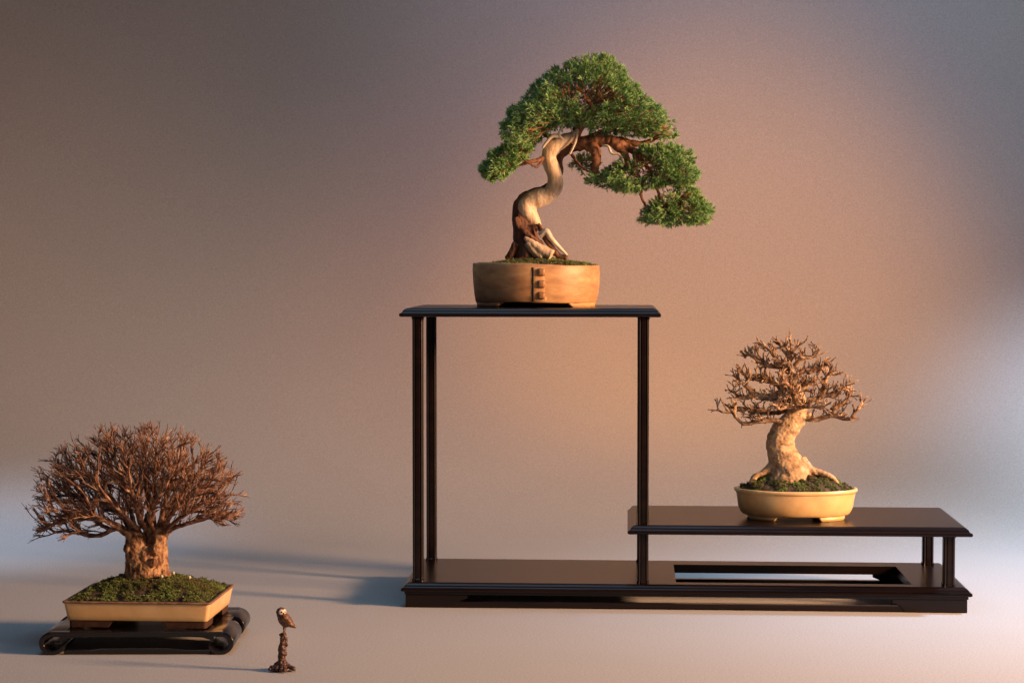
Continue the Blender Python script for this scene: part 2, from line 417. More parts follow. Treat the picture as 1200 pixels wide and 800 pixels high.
# ------------------------------------------------------------------ tree helpers
def inside(poly, X, Z):
    c = np.zeros(len(X), bool); n = len(poly); j = n-1
    for i in range(n):
        xi, zi = poly[i]; xj, zj = poly[j]
        t = ((zi > Z) != (zj > Z)) & (X < (xj-xi)*(Z-zi)/((zj-zi) or 1e-12)+xi)
        c ^= t; j = i
    return c
def edge_dist(poly, X, Z):
    d = np.full(len(X), 1e9); n = len(poly)
    for i in range(n):
        a = np.array(poly[i]); b = np.array(poly[(i+1) % n]); ab = b-a
        t = np.clip(((X-a[0])*ab[0]+(Z-a[1])*ab[1])/max(ab @ ab, 1e-12), 0, 1)
        d = np.minimum(d, np.hypot(X-a[0]-t*ab[0], Z-a[1]-t*ab[1]))
    return d
def fill(poly, n, depth, yc, dm=None):
    """random points in the outline blown up to a rounded body; returns points and position (0 middle .. 1 skin)"""
    poly = [tuple(p) for p in poly]
    A = np.array(poly); lo, hi = A.min(0), A.max(0)
    P = np.zeros((0, 3)); Q = np.zeros(0)
    while len(P) < n:
        X = rng.uniform(lo[0], hi[0], n*2); Z = rng.uniform(lo[1], hi[1], n*2)
        k = inside(poly, X, Z); X, Z = X[k], Z[k]
        e = edge_dist(poly, X, Z)
        m = dm or e.max()
        q = np.clip(e/m, 0, 1); h = depth*np.sqrt(1-(1-q)**2)+1e-6
        # uniform in volume: accept proportional to h
        k = rng.uniform(0, depth, len(X)) < h
        X, Z, h, e = X[k], Z[k], h[k], e[k]
        y = rng.uniform(-1, 1, len(X))*h
        P = np.vstack([P, np.stack([X, yc+y, Z], 1)])
        Q = np.concatenate([Q, np.maximum(np.abs(y)/h, 1-np.clip(e/m, 0, 1))])
    return P[:n], Q[:n]

def resample(pts, step):
    P = np.array([tuple(p) for p in pts], float)
    # Catmull-Rom smoothing
    Q = [P[0]]
    for i in range(len(P)-1):
        p0 = P[max(i-1, 0)]; p1 = P[i]; p2 = P[i+1]; p3 = P[min(i+2, len(P)-1)]
        n = max(1, int(round(np.linalg.norm(p2-p1)/step)))
        for k in range(1, n+1):
            t = k/n
            Q.append(0.5*((2*p1)+(-p0+p2)*t+(2*p0-5*p1+4*p2-p3)*t*t+(-p0+3*p1-3*p2+p3)*t**3))
    return np.array(Q)

def colonize(limbs, A, step, di, dk, iters=160, jit=0.25, up=0.1, hub=None, rb=0.6, spur=0.3, spur_r=1.0, tipn=4):
    pos = []; par = []; lid = []; rmin = []
    for li, (pts, r0, r1) in enumerate(limbs):
        Q = resample(pts, step)
        Q[1:-1] += rng.normal(0, step*0.13, (len(Q)-2, 3))
        for k, q in enumerate(Q):
            par.append(-1 if k == 0 else len(pos)-1); pos.append(q); lid.append(li)
            rmin.append(r0+(r1-r0)*(k/(len(Q)-1))**0.8)
    pos = list(pos); A = A.copy()
    PN = np.array(pos)
    nd = np.full(len(A), 1e9); ni = np.zeros(len(A), int)
    def upd(new, off):
        for s in range(0, len(new), 200):
            c = new[s:s+200]
            d = np.linalg.norm(A[:, None]-c[None], axis=2); m = d.argmin(1); dd = d[np.arange(len(A)), m]
            k = dd < nd; nd[k] = dd[k]; ni[k] = off+s+m[k]
    upd(PN, 0)
    used = {}
    for it in range(iters):
        k = nd >= dk; A = A[k]; nd = nd[k]; ni = ni[k]
        act = nd < di
        if not act.any(): break
        P = np.array(pos); new = []
        ids = ni[act]; dirs = A[act]-P[ids]; dirs /= np.linalg.norm(dirs, axis=1)[:, None]
        S_ = {}
        for i, d in zip(ids, dirs): S_.setdefault(i, []).append(d)
        off = len(pos)
        for i, dl in S_.items():
            if used.get(i, 0) >= 3: continue
            used[i] = used.get(i, 0)+1
            d = np.sum(dl, axis=0); d /= np.linalg.norm(d)+1e-9
            if par[i] >= 0:
                t = P[i]-P[par[i]]; t /= np.linalg.norm(t)+1e-9; d = d+0.35*t
            d = d/np.linalg.norm(d)
            if hub is not None:
                ra = P[i]-hub; ra /= np.linalg.norm(ra)+1e-9; d = d+rb*ra
            d = d+rng.normal(0, jit, 3)+np.array((0, 0, up)); d /= np.linalg.norm(d)
            new.append(P[i]+d*step*rng.uniform(0.8, 1.2)); par.append(i); lid.append(lid[i]); rmin.append(0)
        if not new: break
        pos += new; upd(np.array(new), off)
    # short spurs and forked tips
    n = len(pos); P = np.array(pos); kids = np.zeros(n, int)
    for i in range(n):
        if par[i] >= 0: kids[par[i]] += 1
    for i in range(n):
        if par[i] < 0 or rmin[i] > spur_r: continue
        t = P[i]-P[par[i]]; t /= np.linalg.norm(t)+1e-9
        reps = (2 if kids[i] == 0 else (1 if rng.random() < spur else 0))
        for _ in range(reps):
            d = t + rng.normal(0, 0.42, 3) + np.array((0, 0, up))
            if hub is not None:
                ra = P[i]-hub; d += 0.45*rb*ra/(np.linalg.norm(ra)+1e-9)
            d /= np.linalg.norm(d); prev = i; q = P[i]
            for s_ in range(rng.integers(1, 4 if kids[i] else tipn)):
                d = d+rng.normal(0, 0.17, 3); d /= np.linalg.norm(d)
                q = q+d*step*rng.uniform(0.6, 0.95); pos.append(q); par.append(prev); lid.append(lid[i]); rmin.append(0); prev = len(pos)-1
    return np.array(pos), np.array(par), np.array(lid), np.array(rmin)

def tree_meshes(name, pos, par, lid, rmin, mat, root, rt, expo=2.4, rmax=0.004, sides=5, tipscale=1.0, cap=None, knob=0.0):
    n = len(pos); kids = [[] for _ in range(n)]
    for i in range(n):
        if par[i] >= 0: kids[par[i]].append(i)
    R = np.zeros(n)
    for i in range(n-1, -1, -1):
        s = sum(R[k]**expo for k in kids[i]) if kids[i] else rt**expo
        R[i] = min(max(s**(1/expo), rt), rmax); 
    R = np.maximum(R, rmin)
    nl = lid.max()+1; geos = [Geo() for _ in range(nl)]
    stack = [i for i in range(n) if par[i] < 0]
    while stack:
        s = stack.pop(); chain = [] if par[s] < 0 else [par[s]]
        c = s
        while True:
            chain.append(c)
            if not kids[c]: break
            ks = sorted(kids[c], key=lambda k: -R[k]); stack += ks[1:]; c = ks[0]
        if len(chain) < 2: continue
        P = pos[chain].copy(); r = R[chain].copy()
        if par[s] >= 0: r[0] = min(r[0], r[1]*1.25)
        if len(P) > 4: P[1:-1] = 0.25*P[:-2]+0.5*P[1:-1]+0.25*P[2:]
        r[-1] *= tipscale
        if knob: r = r*(1+rng.uniform(-knob, knob, len(r)))
        sd = sides if r.max() < 0.002 else 8
        geos[lid[s]].tube(P, r, sd, True)
    out = []
    for g in geos:
        if g.V: out.append(g.make('branch', mat, root))
    return out

# ================================================================== JUNIPER (top shelf)
YJ = 0.098
zt = 0.3565
cJ = at(628.5, 357, YJ)
CXJ = cJ.x
root = thing('juniper_bonsai', 'green juniper bonsai with twisted cream deadwood trunk in round tan pot on the tall shelf', 'bonsai', (CXJ, YJ, zt))
def pj(px, py, dy=0.0):
    q = at(px, py, YJ); return Vector((q.x, YJ+dy, q.z))
sJ = (pj(700, 300)-pj(600, 300)).length/100
HP = 50*sJ
def z_(k): return zt+k
tiltf = lambda x: -0.022*(x-CXJ)*1.0
a0 = 74.5*sJ
def cs(a, z, t=False): return [(x, y, zt+z+(tiltf(x) if t else 0)+0.0006*math.sin(3*math.atan2(y-YJ, x-CXJ)+1)) for x, y in ell(CXJ, YJ, a, a*0.94)]
foot_h = 0.0058
g = Geo()
g.loft([cs(a0*0.80, foot_h+0.002), cs(a0*0.945, foot_h), cs(a0*0.955, foot_h+0.0015), cs(a0*0.975, 0.016), cs(a0*0.995, 0.030), cs(a0*1.0, 0.042, True),
        cs(a0*0.998, HP-0.0016, True), cs(a0*0.99, HP-0.0003, True), cs(a0*0.975, HP, True), cs(a0*0.962, HP-0.0008, True), cs(a0*0.955, HP-0.005, True), cs(a0*0.94, 0.03)], True, True, False)
pot = g.make('pot', m_pot_round, root)
disp(pot, 0.0006, 0.018, 3)
# feet: arcs of the wall, with splayed ends
def arcs(name, mat, parent, cx, cy, a, b, zt_, h, spans, t=0.006, taper=4, inset=0.0):
    for s0, s1 in spans:
        g = Geo(); rings = []
        K = 18
        for k in range(K+1):
            f = k/K; ang = math.radians(s0+(s1-s0)*f)
            e = math.radians(taper)*(1 if f < 0.5 else -1)*(1 if abs(f-0.5) > 0.30 else 0)
            ab = ang + e*(abs(f-0.5)-0.30)/0.2 if abs(f-0.5) > 0.30 else ang
            co = (math.cos(ang), math.sin(ang)); cb = (math.cos(ab), math.sin(ab))
            ai, bi = a-inset, b-inset
            rings.append([(cx+ai*co[0], cy+bi*co[1], zt_+h+0.0002), (cx+(ai-t)*co[0], cy+(bi-t)*co[1], zt_+h+0.0002),
                          (cx+(ai-t)*cb[0], cy+(bi-t)*cb[1], zt_), (cx+(ai-0.0006)*cb[0], cy+(bi-0.0006)*cb[1], zt_)])
        g.loft(rings); g.make(name, mat, parent)
arcs('foot', m_pot_round, pot, CXJ, YJ, a0*0.945, a0*0.945*0.94, zt, foot_h, [(-57, -4), (4, 176), (184, 237)], 0.007, 7)
# overlapping strap with three square studs
xs0 = pj(628, 330).x
def wally(x, z, off=0.0):
    a = a0*np.interp(z, [0, 0.016, 0.030, 0.042, 0.055], [0.945, 0.975, 0.995, 1.0, 0.998]); b = a*0.94
    u = (x-CXJ)/a; return YJ-b*math.sqrt(max(1-u*u, 0))-off
g = Geo(); rings = []
for k in range(15):
    z = foot_h+0.002+(HP-0.004-foot_h-0.002)*k/14
    rings.append([(xs0+dx, wally(xs0+dx, z, of), zt+z) for dx, of in ((0.0, -0.002), (0.0001, 0.0009), (0.0010, 0.0012), (0.005, 0.0009), (0.010, 0.0005), (0.016, -0.0002), (0.018, -0.002))])
g.loft(rings); g.make('strap', m_pot_round, root)
g = Geo(); rings = []
for k in range(15):
    z = foot_h+0.002+(HP-0.004-foot_h-0.002)*k/14
    wob = 0.0003*math.sin(k*1.3)
    rings.append([(xs0+dx+wob, wally(xs0+dx, z, of), zt+z) for dx, of in ((-0.0012, -0.001), (-0.0012, 0.0004), (-0.0001, 0.0004), (-0.0001, -0.001))])
g.loft(rings); g.make('seam', m_clay, root)
for py in (318.5, 332, 345):
    p = pj(637.5, py); z = p.z-zt; x = p.x; h = 4.2*sJ
    y = wally(x, z, 0.0008)
    g = Geo(); rg = []
    for sc, dp in ((1.08, -0.0018), (1.0, 0.0014), (0.88, 0.0026), (0.6, 0.0034), (0.25, 0.0036)):
        sec = rrect(0, 0, h*sc, h*sc, h*sc*0.5, random.uniform(-.12, .12), 3, 2)
        rg.append([(x+a_, y-dp, zt+z+b_) for a_, b_ in sec])
    g.loft(rg); g.make('stud', m_stud, root)
soil(root, lambda s: ell(CXJ+0.001, YJ, a0*0.952*s, a0*0.952*0.94*s, 96), zt+HP-0.0035, 0.0095, 0.0016, 3, 3600, 0.0026, 1.5, -0.28)

# trunk: deadwood
def mmr(px): return px*sJ
TR = [(633, 270, 2.5), (629, 263, 5.5), (623, 254, 9.0), (617, 244, 11.5), (622, 236, 11.2), (632, 232, 10.8), (643, 228, 10.2), (650, 219, 9.6), (650.5, 207, 9.0),
      (646.5, 195, 8.8), (643.5, 184, 9.2), (648, 173, 9.6), (658, 166, 8.6), (667, 161, 6.4), (672, 157, 4.0), (677, 152, 1.5)]
g = Geo()
pp = resample([pj(x, y) for x, y, r in TR], 0.002)
rr = np.interp(np.linspace(0, 1, len(pp)), np.linspace(0, 1, len(TR)), [mmr(r) for _, _, r in TR])
# radius by arclength of controls
cl = np.array([0]+list(np.cumsum([(pj(*TR[i+1][:2])-pj(*TR[i][:2])).length for i in range(len(TR)-1)])))
al = np.array([0]+list(np.cumsum(np.linalg.norm(np.diff(pp, axis=0), axis=1)))); al *= cl[-1]/al[-1]
rr = np.interp(al, cl, [mmr(r) for _, _, r in TR])
rr = rr*(1+0.05*np.sin(al*260))
g.tube(pp, rr, 20)
# root lumps at the base
for a_, b_, r0, r1, dy0, dy1 in (((617, 277), (647, 300), 4.5, 7.5, -0.012, -0.017), ((620, 284), (637, 301), 6, 6, -0.012, -0.015)):
    P = resample([pj(*a_, dy0), pj((a_[0]+b_[0])/2-2, (a_[1]+b_[1])/2+1, (dy0+dy1)/2), pj(*b_, dy1)], 0.002)
    g.tube(P, np.linspace(mmr(r0), mmr(r1), len(P)), 14)
dead = g.make('trunk', m_dead, root, label='twisting cream deadwood trunk')
bake(dead, [('REMESH', dict(mode='VOXEL', voxel_size=0.0008)), ('SMOOTH', dict(factor=0.5, iterations=4))])
disp(dead, 0.0008, 0.012, 3, (1, 1, 0.3), 0.00025, 0.003)
# live bark hugging the left and back of the deadwood
VN = [(622, 308, 20, 0.004), (619, 296, 18, 0.004), (616.5, 284, 15.5, 0.004), (615, 272, 13.8, 0.004), (612.5, 260, 12, 0.004), (609.5, 249, 9.5, 0.003), (610.5, 239, 7.8, 0.003), (618, 230.5, 6.5, 0.004), (629, 225.5, 5.5, 0.006), (640, 221, 5, 0.009),
      (648, 212, 5, 0.010), (654, 200, 6, 0.008), (653, 190, 6.2, 0.008), (656, 180, 6, 0.009), (668, 172, 6.5, 0.008), (684, 168, 7, 0.008)]
g = Geo(); P = resample([pj(x, y, d) for x, y, r, d in VN], 0.002); 
g.tube(P, np.interp(np.linspace(0, 1, len(P)), np.linspace(0, 1, len(VN)), [mmr(r) for _, _, r, _ in VN]), 14)
for pts, r0, r1 in (([(604, 256, -.006), (611, 268, -.012), (624, 278, -.015), (636, 288, -.012)], 4.5, 3.0), ([(606, 285, -.008), (600, 296, -.006), (595, 304, -.004)], 5, 4),
                    ([(630, 262, -.009), (640, 280, -.012), (652, 297, -.010), (664, 303, -.008)], 3.2, 3.4)):
    P = resample([pj(*q) for q in pts], 0.002); g.tube(P, np.linspace(mmr(r0), mmr(r1), len(P)), 10)
vein = g.make('bark', m_vein, root, label='dark red-brown strip of live bark')
bake(vein, [('REMESH', dict(mode='VOXEL', voxel_size=0.0008)), ('SMOOTH', dict(factor=0.5, iterations=3))])
disp(vein, 0.0016, 0.0075, 4, (1, 1, 0.3))
# bleached snags
def snag(pts, r0, r1, mat=m_jin, name='jin'):
    g = Geo(); P = resample([pj(*q) for q in pts], 0.0015); g.tube(P, np.linspace(mmr(r0), mmr(r1), len(P)), 8, True, 0.06); return g.make(name, mat, root)
snag([(672, 160, -.006), (676.5, 153, -.008), (675, 165, -.010), (672, 173, -.010), (668, 181, -.009)], 2.2, 1.3)
snag([(634, 276, -.012), (641, 271.5, -.015), (646, 279, -.015), (654, 288, -.013), (665, 299, -.011)], 4.6, 1.4)
snag([(706, 172, -.020), (713, 173, -.023), (717, 181, -.024), (725, 182, -.024), (730, 190, -.024), (729, 197, -.022)], 1.4, 1.7)
snag([(668, 164, -.002), (672, 157, -.004), (669, 150, -.006)], 2.6, 0.7)
snag([(662, 166, -.006), (655, 158, -.009), (658, 151, -.010)], 2.2, 0.6)
snag([(656, 160, -.006), (648, 160, -.009), (642, 166, -.010), (636, 174, -.009)], 3.0, 1.3)
# limbs
LIMBS = [  # pts, r0, r1
    ([(676, 168, .006), (690, 168, .0), (704, 166, -.004), (722, 168, -.010), (740, 176, -.010), (756, 186, -.008), (780, 196, -.004)], 8, 2.4),
    ([(690, 170, 0), (698, 178, -.012), (699, 190, -.014), (696, 204, -.014)], 7.5, 4.2),
    ([(722, 170, -.01), (731, 180, -.014), (735, 192, -.014), (728, 205, -.012)], 6, 2.5),
    ([(700, 168, 0), (712, 163, .004), (730, 165, .008), (752, 168, .008), (775, 158, .004)], 6, 2),
    ([(668, 168, .004), (678, 150, .004), (690, 132, .0), (700, 112, .0), (703, 88, 0)], 7, 1.6),
    ([(684, 142, 0), (668, 125, -.012), (652, 112, -.016)], 3.2, 1.2),
    ([(696, 122, 0), (716, 118, -.02), (740, 122, -.026)], 3.0, 1.2),
    ([(694, 126, 0), (684, 112, -.03), (676, 104, -.045)], 2.8, 1.1),
    ([(650, 176, 0), (637, 186, -.006), (622, 190, -.012), (606, 194, -.01), (585, 196, -.01)], 3.4, 1.2),
    ([(658, 172, 0), (640, 158, .004), (620, 150, .008), (603, 150, .004)], 4, 1.3),
    ([(668, 178, -.004), (676, 190, -.012), (684, 198, -.014), (693, 203, -.014)], 2.2, 1.2),
    ([(735, 195, -.01), (752, 212, -.01), (751, 228, -.01), (757, 244, -.008)], 2.4, 1.4),
    ([(752, 186, -.008), (764, 206, -.012), (770, 222, -.012), (778, 240, -.008), (800, 248, -.004)], 2.6, 1.2),
    ([(760, 205, -.02), (775, 208, -.026), (790, 212, -.022)], 1.9, 1.2),
    ([(636, 187, -.006), (630, 196, -.014), (622, 193, -.02), (612, 186, -.022)], 1.9, 1.0),
    ([(676, 165, .02), (690, 160, .03), (715, 150, .04), (745, 150, .035)], 5, 1.5),
]
for pts, r0, r1 in LIMBS:
    g = Geo(); P = resample([pj(*q) for q in pts], 0.0018); P[1:] += rng.normal(0, 0.0003, (len(P)-1, 3))
    g.tube(P, np.linspace(mmr(r0), mmr(r1), len(P))*(1+rng.uniform(-.08, .08, len(P))), 9, True, 0.07); g.make('branch', m_limb if r0 > 2.3 else m_vein, root)

PADS = [
    ('main', [(590, 168), (588, 146), (598, 128), (618, 112), (634, 93), (650, 81), (672, 72), (704, 65), (724, 74), (738, 94), (757, 112), (777, 130), (792, 149), (793, 165), (776, 163), (752, 160), (722, 158), (698, 157),
              (680, 148), (662, 150), (646, 154), (634, 164), (622, 178), (604, 184)], 0.062, 26),
    ('inner', [(668, 186), (678, 180), (694, 182), (702, 192), (697, 203), (682, 202), (670, 196)], 0.014, 9),
    ('left', [(564, 200), (570, 190), (578, 178), (600, 170), (622, 176), (616, 190), (600, 198), (588, 211), (573, 211)], 0.024, 16),
    ('mid', [(688, 214), (692, 206), (716, 198), (734, 184), (752, 174), (785, 170), (812, 179), (812, 193), (819, 209), (806, 221), (784, 217), (758, 221), (738, 227), (718, 224), (704, 220)], 0.036, 18),
    ('low', [(750, 258), (754, 246), (770, 234), (784, 222), (806, 218), (822, 230), (834, 243), (832, 262), (808, 262), (788, 264), (766, 264)], 0.028, 16),
]
for nm, poly, depth, dm in PADS:
    pw = [(pj(*q).x, pj(*q).z) for q in poly]
    yoff = {'main': 0.0, 'left': -.010, 'inner': 0.014, 'rim': 0.010, 'mid': -.012, 'low': -.008}[nm]
    n0 = {'main': 5200, 'left': 900, 'inner': 150, 'rim': 260, 'mid': 2000, 'low': 1150}[nm]
    P, Q = fill(pw, n0, depth, YJ+yoff, mmr(dm))
    c = P.mean(0)
    keep = np.ones(len(P), bool); Nn = np.zeros_like(P)
    for i, p in enumerate(P):
        v = Vector(p)
        cl_ = noise.noise(v*62+Vector((3, 1, 8))); fine = noise.noise(v*150)
        k = True
        if Q[i] < 0.55 and random.random() < 0.45: k = False
        if cl_ < -0.16 and random.random() < 0.90: k = False
        if nm == 'main':   # bare inner window where limbs show
            h0 = pj(690, 114); dxz = math.hypot((p[0]-h0.x)/0.030, (p[2]-h0.z)/0.016)
            if dxz < 1 and p[1] < YJ-0.004 and random.random() < 0.9: k = False
            lo = pj(700, 150)
            if p[2] < lo.z and abs(p[0]-lo.x) < 0.03 and random.random() < 0.3: k = False
        if nm == 'mid':
            h0 = pj(748, 196); dxz = math.hypot((p[0]-h0.x)/0.018, (p[2]-h0.z)/0.017)
            if dxz < 1 and random.random() < 0.8: k = False
        keep[i] = k
        nn = np.array(((p[0]-c[0])*1.0, (p[1]-c[1])*1.3, (p[2]-c[2])*1.2)); nn /= np.linalg.norm(nn)+1e-9
        g3 = np.array((noise.noise(v*62+Vector((3.4, 1, 8)))-cl_, noise.noise(v*62+Vector((3, 1.4, 8)))-cl_, noise.noise(v*62+Vector((3, 1, 8.4)))-cl_))
        Nn[i] = nn - 1.2*g3
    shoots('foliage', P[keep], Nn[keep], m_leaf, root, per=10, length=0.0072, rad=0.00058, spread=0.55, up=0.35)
    # fine inner twigs
    g = Geo()
    for i in rng.choice(len(P), n0//5, replace=False):
        p = P[i]; q = p + (c-p)*0.25 + rng.normal(0, 0.004, 3); m_ = (p+q)/2+rng.normal(0, 0.0015, 3)
        g.tube([q, m_, p], [0.0006, 0.0005, 0.0003], 4)
    g.make('twigs', m_limb, root, kind='stuff')

# ================================================================== RIGHT TREE (middle shelf)
YR = 0.084; zr = 0.1005
cR = at(932, 612, YR); CXR = cR.x
rootR = thing('trident_bonsai', 'bare leafless bonsai with thick leaning tan trunk in oval cream pot on the low shelf', 'bonsai', (CXR, YR, zr))
def pr(px, py, dy=0.0):
    q = at(px, py, YR); return Vector((q.x, YR+dy, q.z))
def cr_(cx, cy, dy=0.0): return pr(830+cx/4.442, 380+cy/4.442, dy)
sR = (pr(1000, 500)-pr(900, 500)).length/100
aR = 72.5*sR; bR = 0.050
HR = (pr(932, 571).z-zr)
def es(k, z, off=0.0): return [(x, y, zr+z) for x, y in ell(CXR, YR, aR*k+off, bR*k+off)]
g = Geo()
fh = 0.0052
g.loft([es(0.78, fh+0.001), es(0.845, fh), es(0.878, fh+0.0016), es(0.903, fh+0.005), es(0.928, 0.014), es(0.952, 0.025), es(0.967, HR-0.0060), es(0.972, HR-0.0045), es(0.992, HR-0.0040), es(1.0, HR-0.0028), es(1.0, HR-0.0012),
        es(0.99, HR), es(0.955, HR+0.0002), es(0.94, HR-0.0008), es(0.93, HR-0.005), es(0.91, 0.02)], True, True, False)
potR = g.make('pot', m_glaze, rootR)
disp(potR, 0.0003, 0.02, 2)
arcs('foot', m_glaze, potR, CXR, YR, aR*0.84, bR*0.84, zr, fh, [(-67, -20), (20, 67), (113, 160), (200, 247)], 0.007, 4)
soil(rootR, lambda s: ell(CXR, YR, (aR*0.935)*s, (bR*0.935)*s, 96), zr+HR-0.0035, 0.0195, 0.0042, 11, 5200, 0.0020, 2.6, -0.10)
# trunk
TRR = [(926, 568, 31), (925, 558, 29), (924, 551, 25.5), (921, 542, 20.5), (916.5, 530, 17.6), (914, 517, 16.3), (918.5, 506, 15.8), (926, 497, 15.2), (933.5, 487, 12.5), (937, 476, 9.6), (936, 466, 7.8), (933, 456, 6.4), (932, 446, 5)]
g = Geo(); pp = resample([pr(x, y) for x, y, r in TRR], 0.002)
cl = np.array([0]+list(np.cumsum([math.dist(TRR[i][:2], TRR[i+1][:2]) for i in range(len(TRR)-1)]))); al = np.array([0]+list(np.cumsum(np.linalg.norm(np.diff(pp, axis=0), axis=1)))); al *= cl[-1]/al[-1]
g.tube(pp, np.interp(al, cl, [r*sR*0.98 for _, _, r in TRR]), 20)
for pts, r0, r1 in (  # surface roots
    ([(938, 538, -.004), (948, 549, -.008), (960, 552.5, -.010), (972, 557, -.012), (981, 566, -.014)], 6.5, 2.0),
    ([(906, 544, -.004), (896, 552, -.008), (886, 556, -.010), (878, 566, -.012)], 6, 2.0),
    ([(915, 548, .014), (905, 555, .030), (900, 562, .036)], 6, 2), ([(930, 548, .014), (945, 553, .03), (955, 561, .036)], 6, 2)):
    P = resample([pr(*q) for q in pts], 0.002); g.tube(P, np.linspace(r0*sR, r1*sR, len(P)), 10)
for cx, cy, r, dy in ((322, 610, 20, -.004), (520, 470, 20, -.003), (395, 505, 26, -.005), (455, 375, 24, -.002)):
    g.ball(cr_(cx, cy, dy), r/4.442*sR, 12, 8)
tr = g.make('trunk', m_barkR, rootR)
bake(tr, [('REMESH', dict(mode='VOXEL', voxel_size=0.0008)), ('SMOOTH', dict(factor=0.5, iterations=4))])
disp(tr, 0.0015, 0.012, 4, (1, 1, 1.3), 0.0004, 0.0025)
s4 = sR/4.442
RL = [
    ([(500, 490, 0), (560, 495, -.004), (640, 470, -.008), (690, 485, -.010), (730, 490, -.010), (760, 450, -.012), (812, 408, -.012)], 15, 3.5),
    ([(640, 470, -.008), (640, 440, -.010), (690, 410, -.010), (742, 368, -.008)], 9, 3.5),
    ([(480, 400, 0), (545, 388, .004), (620, 370, .004), (680, 345, .004), (738, 303, .006)], 15, 3.5),
    ([(590, 372, 0), (605, 330, -.008), (600, 300, -.010), (635, 240, -.012)], 8, 3.5),
    ([(462, 280, 0), (500, 240, .006), (570, 235, .012), (650, 192, .012)], 11, 3.5),
    ([(450, 215, 0), (480, 175, -.006), (530, 170, -.006), (575, 158, -.004)], 9, 3.5),
    ([(440, 490, 0), (380, 505, -.008), (320, 495, -.012), (260, 500, -.014), (185, 512, -.014), (140, 480, -.014), (80, 420, -.012)], 16, 3.5),
    ([(430, 440, 0), (340, 462, .004), (250, 450, .006), (180, 440, .006), (110, 460, .004), (38, 448, .004)], 14, 3.2),
    ([(450, 385, 0), (380, 362, -.004), (310, 370, -.006), (240, 360, -.006), (190, 315, -.006), (132, 268, -.004)], 15, 3.5),
    ([(450, 345, 0), (380, 322, .004), (300, 292, .006), (240, 280, .004), (165, 242, .004)], 11, 3.2),
    ([(240, 360, -.006), (180, 380, -.01), (130, 350, -.012), (130, 325, -.012)], 8, 3.5),
    ([(440, 250, 0), (380, 225, .004), (310, 215, .004), (260, 172, .004), (196, 158, .006)], 12, 3.5),
    ([(425, 215, 0), (360, 190, -.006), (330, 150, -.008), (288, 102, -.008)], 10, 3.5),
    ([(450, 330, 0), (446, 280, 0), (425, 225, 0), (432, 150, 0), (424, 58, 0)], 20, 4),
    ([(432, 150, 0), (470, 110, .004), (500, 95, .004)], 7, 3.5),
    ([(440, 180, 0), (395, 140, .006), (368, 92, .008)], 8, 3.5),
    ([(460, 400, 0), (430, 330, -.022), (400, 300, -.035), (370, 260, -.045)], 12, 3.5),
    ([(470, 430, 0), (500, 420, -.025), (560, 420, -.040), (600, 400, -.050)], 12, 3.5),
    ([(455, 380, 0), (520, 320, .025), (560, 290, .040)], 12, 3.5),
    ([(450, 420, 0), (360, 400, .025), (280, 400, .045)], 12, 3.5),
    ([(450, 440, 0), (400, 420, -.02), (360, 430, -.038), (340, 400, -.045)], 12, 3.5),
]
limbs = [([cr_(*q) for q in pts], r0*s4*0.85, r1*s4*0.8) for pts, r0, r1 in RL]
poly = [(30, 452), (85, 375), (125, 325), (125, 262), (190, 150), (240, 115), (290, 95), (370, 85), (425, 50), (500, 92), (575, 145), (660, 188), (645, 238), (700, 280), (748, 296), (748, 366), (820, 402), (785, 482), (720, 505), (640, 482),
        (525, 500), (470, 440), (340, 518), (180, 520), (105, 468)]
A, _ = fill([(cr_(*q).x, cr_(*q).z) for q in poly], 2600, 0.042, YR, 20*sR)
q0 = cr_(430, 480); A = np.array(q0)+(A-np.array(q0))*np.array((0.97, 1.0, 0.94))
LP_ = np.concatenate([resample(l[0], 0.003)[4:] for l in limbs])
dd_ = np.array([np.linalg.norm(LP_-a, axis=1).min() for a in A]); A = A[dd_ < 0.0100]
pos, par, lid, rmin = colonize(limbs, A, 0.0028, 0.017, 0.0050, 80, 0.28, 0.30, np.array(cr_(460, 500)), 0.75, 0.12, 0.0022, 6)
tree_meshes('branch', pos, par, lid, rmin, m_twigR, rootR, 0.00062, 2.45, 0.0030, 6, 1.15, knob=0.13)
sp = []
for _ in range(60):
    a = random.uniform(0, 2*math.pi); s = math.sqrt(random.random())*0.88
    sp.append(((CXR+aR*0.93*s*math.cos(a), YR+bR*0.93*s*math.sin(a), zr+HR-0.003+0.0175*(1-s**2.6)), random.uniform(0.0008, 0.0019)))
pebbles(rootR, sp[:8], m_pebble, 'pale speck of grit'); pebbles(rootR, sp[8:], m_grit)

# ================================================================== LEFT: scroll-legged tray, pot and broom tree
f0 = onfloor(57, 767.5); f1 = onfloor(262, 767)
TW = 0.0
trot = math.atan2(f1.y-f0.y, f1.x-f0.x)
wd = (f1-f0).length+0.018
tc_ = (f0+f1)/2; TD = 0.148
cT = Vector((tc_.x-math.sin(trot)*TD/2, tc_.y+math.cos(trot)*TD/2, 0))
tray = thing('scroll_leg_table', 'low black lacquered table with scrolled legs under the left tree', 'display table', cT)
def tl(x, y, z):
    c, s = math.cos(trot), math.sin(trot); return (cT.x+x*c-y*s, cT.y+x*s+y*c, z)
HT = 0.0245; hw = wd/2
def tbox(g, x0, x1, y0, y1, z0, z1):
    V = [tl(x, y, z) for z in (z0, z1) for x, y in ((x0, y0), (x1, y0), (x1, y1), (x0, y1))]
    g.add(V, [(3, 2, 1, 0), (4, 5, 6, 7), (0, 1, 5, 4), (1, 2, 6, 5), (2, 3, 7, 6), (3, 0, 4, 7)])
fw = 0.010
g = Geo(); tbox(g, -hw+0.012+fw, hw-0.012-fw, -TD/2+fw, TD/2-fw, HT-0.0040, HT-0.0012); soft(g.make('panel', m_lacq, tray, smooth=False))
